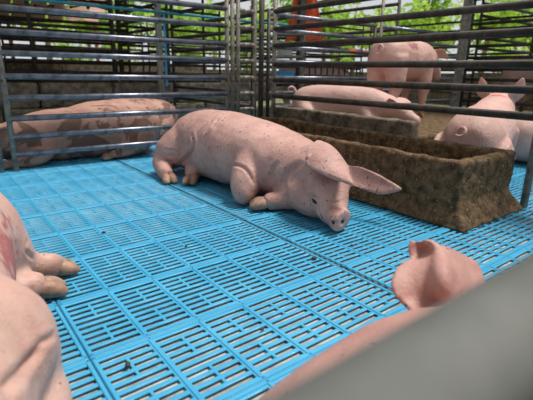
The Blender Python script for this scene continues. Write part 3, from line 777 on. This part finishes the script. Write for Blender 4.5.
# ------------------------------------------------------------------ things behind the pens
def simple(name, V, Fc, mt, label, cat, group=None, loc=None, smooth=False):
    return tag(new_obj(name, V, Fc, MAT[mt], None, smooth, loc), label, cat, group)
fence_post('roof_column', 6.03, 3.37, 2.75, 0.055, 'stile', 'thick pale column rising above the pig with pricked ears', square=True)
p = at_y(160, 60, 5.40)
fence_post('roof_column', p[0], 5.40, 2.75, 0.035, 'palewood', 'slim pale column beside the upright blue pipe', square=True)
zp = at_y(157, 12, 5.33)[2]
v, f_ = tube([(-2.2, 0, 0), (5.2, 0, 0)], 0.017, n=10)
simple('water_pipe', v, f_, 'bluepipe', 'teal water pipe running level under the roof', 'pipe', 'blue water pipes', (0, 5.33, zp))
v, f_ = tube([(0, 0, 0.55), (0, 0, zp-0.02)], 0.014, n=10)
simple('water_pipe', v, f_, 'bluebright', 'upright blue water pipe on the slim pale column', 'pipe', 'blue water pipes', (p[0]+0.05, 5.335, 0))
for px, yy, r_, lab in ((34, 6.6, .026, 'thin dark post far left behind the low wall'), (115, 6.2, .022, 'thin dark post behind the second muddy pig'), (204, 6.4, .02, 'thin dark post left of the pale corner post')):
    q = at_y(px, 60, yy); fence_post('fence_post', q[0], yy, 2.75, r_, 'darkwood', lab)
# rack with a white panel and a blue tray
rk = empty('storage_rack', (4.02, 4.72, 0), -0.64)
for x in (-.20, .20):
    for y in (-.14, .14):
        v, f_ = box(x-.012, x+.012, y-.012, y+.012, 0, 1.28); new_obj('leg', v, f_, MAT['stile'], rk)
for z in (.30, .66, .94, 1.22):
    v, f_ = box(-.21, .21, -.15, .15, z, z+.025); new_obj('shelf', v, f_, MAT['stile'], rk)
tag(rk, 'small metal rack standing behind the corner post', 'rack')
v, f_ = joinm(box(-.15, .05, -.03, .03, 0, .16), box(-.16, .06, -.04, .04, .16, .18))
b_ = simple('white_box', v, f_, 'whitepanel', 'off-white box on the middle shelf of the rack', 'box', None, (4.02, 4.72, .966)); b_.rotation_euler = (0, 0, -.64)
v, f_ = joinm(box(-.16, .08, -.08, .08, 0, .06), box(-.17, .09, -.09, .09, .06, .075))
b_ = simple('blue_tray', v, f_, 'bluebright', 'blue tray on the lower shelf of the rack', 'tray', None, (4.02, 4.72, .686)); b_.rotation_euler = (0, 0, -.64)
# orange cloth on a dark post
q = at_d(300, 60, 6.8)
fence_post('roof_column', q[0], q[1], 2.75, 0.05, 'darkwood', 'dark timber column the orange cloth hangs on', square=True)
rows = []
for i in range(7):
    t = i/6; row = []
    for j in range(9):
        u_ = j/8-0.42
        wd = 0.24+0.26*t
        row.append((u_*wd*1.15+0.03, 0.02*math.sin(j*1.9+t*2)+0.012*math.sin(j*4.1), 1.98-0.80*t+0.02*math.sin(j*1.3)))
    rows.append(row)
v, f_ = flap(rows, 0.012, 3)
oc = simple('hanging_cloth', v, f_, 'orange', 'orange cloth hanging on a dark column behind the pens', 'cloth', None, (q[0]+.05, q[1]+.075, 0), True); oc.rotation_euler = (0, 0, -.64)
# gate of vertical bars
bg_ = empty('bar_gate', (5.2, 5.85, 0), -0.55)
for k in range(15):
    v, f_ = tube([(0, 0, .05), (0, 0, .86)], .013, n=8)
    if k == 0: bar_me = new_obj('bar', v, f_, MAT['darkwood'], bg_).data
    else: share('bar', bar_me, bg_, (k*.105, 0, 0))
for z in (.06, .46, .87):
    v, f_ = tube([(-.03, 0, z), (1.5, 0, z)], .018, n=8); new_obj('cross_rail', v, f_, MAT['darkwood'], bg_)
tag(bg_, 'dark gate of close vertical bars behind the lying pale pig', 'gate')
# red band on the cross fence
for o in bpy.data.objects:
    if o.get('label') == 'blue-grey cross fence panel meeting the dark corner post':
        for x0, x1 in ((1.18, 1.30), (1.42, 1.46)):
            v, f_ = tube([(x0, 0, 0), (x1, 0, 0)], 0.0225, n=12)
            tag(new_obj('painted_band', v, f_, MAT['redtape'], o, loc=(0, 0, 0.992)), 'red paint band')
# low dark walls added to stand in for shade in the far pens
def add_shade_wall(a, b, h, label):
    a, b = np.array(a), np.array(b); d = b-a; L_ = np.hypot(*d)
    o = empty('shade_band_wall', (a[0], a[1], 0), math.atan2(d[1], d[0]))
    n_ = int(L_/1.2)
    for k in range(n_):
        v, f_ = joinm(box(k*L_/n_+.01, (k+1)*L_/n_-.01, -.05, .05, 0, h+rnd.uniform(-.02, .02)), box(k*L_/n_+.03, (k+1)*L_/n_-.03, -.06, .06, h*.45, h*.5))
        new_obj('shade_band_slab', v, f_, MAT['wall'], o)
    return tag(o, label, kind='structure')
add_shade_wall((-5, 11.2), (6.5, 11.2), .86, 'low dark wall added in place of shade in the far pens on the left')
add_shade_wall((10.9, 10.5), (10.9, -1.5), .80, 'low dark wall added in place of shade in the far pens on the right')
add_shade_wall((6.5, 11.2), (10.9, 10.5), .80, 'low dark wall added in place of shade in the far pens in the middle')

# shed with tan tiles on orange posts at the upper left
sp = at_d(22, 40, 12.6); sh = empty('open_shed', (sp[0], sp[1], 0), -0.45)
for x in (-1.3, -.25, .25, 1.7):
    v, f_ = tube([(x, 0, 0), (x, 0, 2.0)], .045, n=10); new_obj('post', v, f_, MAT['orangepost'], sh)
for r_ in range(4):
    for c in range(9):
        v, f_ = box(-.17, .17, -.012, .012, -.10, .10)
        o = new_obj('roof_tile', v, f_, MAT['tile'], sh, loc=(-1.55+c*.40+(r_ % 2)*.12, -.15+r_*.16, 1.92+r_*.185)); o.rotation_euler = (rnd.uniform(-.9, -.5), rnd.uniform(-.22, .22), 0)
for r_ in range(4):
    v, f_ = box(-1.9, 2.1, -.02, .02, -.03, .03); new_obj('batten', v, f_, MAT['darkwood'], sh, loc=(0, -.12+r_*.16, 1.82+r_*.185))
tag(sh, 'tan tiled shed roof on orange posts beyond the far left pen', 'shed')

# ------------------------------------------------------------------ trees beyond the pens
def crown_mesh(name, n, rx, rz, mt, seed, leaf):
    g = np.random.default_rng(seed)
    blobs = g.normal(size=(16, 3))*np.array([rx*.55, rx*.55, rz*.5])
    V = np.zeros((n*4, 3)); Fc = []
    for i in range(n):
        c = blobs[i % 16]+g.normal(size=3)*np.array([rx*.24, rx*.24, rz*.2])
        a = g.uniform(0, 2*math.pi); t = g.uniform(-1.1, .35)
        d = np.array([math.cos(a)*math.cos(t), math.sin(a)*math.cos(t), math.sin(t)])
        s = np.cross(d, g.normal(size=3)); s /= np.linalg.norm(s)+1e-9
        L_ = leaf*g.uniform(.6, 1.4); w = L_*.22
        V[i*4] = c; V[i*4+1] = c+d*L_*.5+s*w; V[i*4+2] = c+d*L_+np.array([0, 0, -.12*L_]); V[i*4+3] = c+d*L_*.5-s*w
        Fc.append((i*4, i*4+1, i*4+2, i*4+3))
    me = bpy.data.meshes.new(name); me.from_pydata(V.tolist(), [], Fc); me.update(); me.materials.append(MAT[mt])
    return me
crowns = [crown_mesh('foliage', 900, 1.2, 1.3, 'leaf', 1, .32), crown_mesh('foliage', 1000, 1.2, 1.4, 'leaf2', 2, .30), crown_mesh('foliage', 600, 1.0, 1.1, 'leaf', 3, .5)]
tl = ['pale', 'dark', 'broad-leaved']
def tree(px, dist, zc, k, s, label, tr=.11):
    b = at_d(px, 71, dist)
    root = empty('tree', (b[0], b[1], -0.01), rnd.uniform(0, 6))
    pts = [(0, 0, -.05, tr), (.04, .02, zc*.5, tr*.85), (-.03, .05, zc, tr*.6), (.05, 0, zc+1.0*s, tr*.25)]
    v, f_ = loft(pts, n=10, sub=3, ref=(1, 0, 0)); new_obj('trunk', v, f_, MAT['bark'], root, smooth=True)
    o = share('foliage', crowns[k], root, (0, 0, zc)); o.scale = (s, s, s); o['kind'] = 'stuff'
    return tag(root, label, 'tree', 'trees beyond the pens')
def bush(px, dist, zc, k, s, label):
    b = at_d(px, 71, dist); root = empty('bush', (b[0], b[1], -0.01), rnd.uniform(0, 6))
    for q in range(4):
        a = q*1.6; v, f_ = tube([(0, 0, -.02), (math.cos(a)*.25, math.sin(a)*.25, zc)], .03, n=6); new_obj('stem', v, f_, MAT['bark'], root)
    o = share('foliage', crowns[k], root, (0, 0, zc)); o.scale = (s, s, s); o['kind'] = 'stuff'
    return tag(root, label, 'bush', 'bushes beyond the pens')
T = [(50, 17, 2.6, 0, .8, 'tree behind the tan tiled shed'), (92, 22, 2.7, 0, .9, 'tree between the shed and the slim pale column'), (128, 24, 3.0, 1, 1.1, 'tree left of the slim pale column, far back'), (176, 17, 2.4, 0, .8, 'tree right of the slim pale column'), (214, 26, 3.0, 2, 1.1, 'tree left of the pale corner posts'), (250, 22, 2.8, 0, .9, 'tree between the two corner posts'), (324, 20, 2.5, 2, .8, 'tree right of the orange cloth'), (352, 21, 2.6, 0, 1.0, 'tree left of the standing pig, far back'), (394, 16.5, 2.3, 0, .8, 'tree above the standing pig'), (424, 21, 2.8, 1, 1.0, 'dark tree left of the thick pale column'), (482, 17, 2.4, 0, .8, 'tree just right of the thick pale column'), (506, 22, 2.8, 1, 1.0, 'tree second from the right edge'), (533, 20, 2.5, 0, .8, 'tree at the right edge'), (290, 25, 3.2, 1, 1.1, 'tree behind the orange cloth')]
for a in T: tree(*a)
B = [(72, 14.8, 1.2, 0, .36, 'bush below the tan tiled shed'), (122, 15, 1.3, 0, .36, 'bush left of the upright blue pipe'), (192, 15, 1.3, 0, .36, 'bush right of the upright blue pipe'), (240, 15.3, 1.2, 1, .36, 'bush between the corner posts'), (342, 17, 1.3, 2, .36, 'bush right of the orange cloth'), (412, 15.3, 1.25, 0, .36, 'bush above the standing pig'), (500, 15.3, 1.3, 0, .36, 'bush right of the thick pale column')]
for a in B: bush(*a)

# crumbs of dung dropped on the plates
cr = None
for k, (u_, v_, s_, lab) in enumerate([(314, 259, 1.2, 'dark dung crumb between the sleeping pig and the raised ear'), (128, 366, 1.0, 'dark dung crumb nearest the lower left corner'), (104, 233, .9, 'dark dung crumb near the hooves of the scraped pig'), (186, 247, .8, 'tiny dung crumb in front of the folded foreleg'), (352, 246, .8, 'dung crumb between the snout and the raised ear'), (262, 330, .8, 'dung crumb beside the rump of the pig behind the near rail')]):
    h = at_z(u_, v_, 0)
    if cr is None:
        v, f_ = loft([(-.009, 0, .003, .002, .002, .002), (-.006, .001, .004, .006, .004, .004), (.002, 0, .005, .007, .005, .005), (.008, -.001, .004, .005, .004, .004), (.011, 0, .003, .002, .002, .002)], n=8, sub=2)
        o = new_obj('dung_crumb', v, f_, MAT['rust'], None, True); cr = o
    else:
        o = cr.copy(); COL.objects.link(o)
    o.location = (h[0], h[1], 0.0); o.scale = (s_, s_, s_); o.rotation_euler = (0, 0, k*1.3)
    tag(o, lab, 'dung', 'crumbs of dung on the floor')
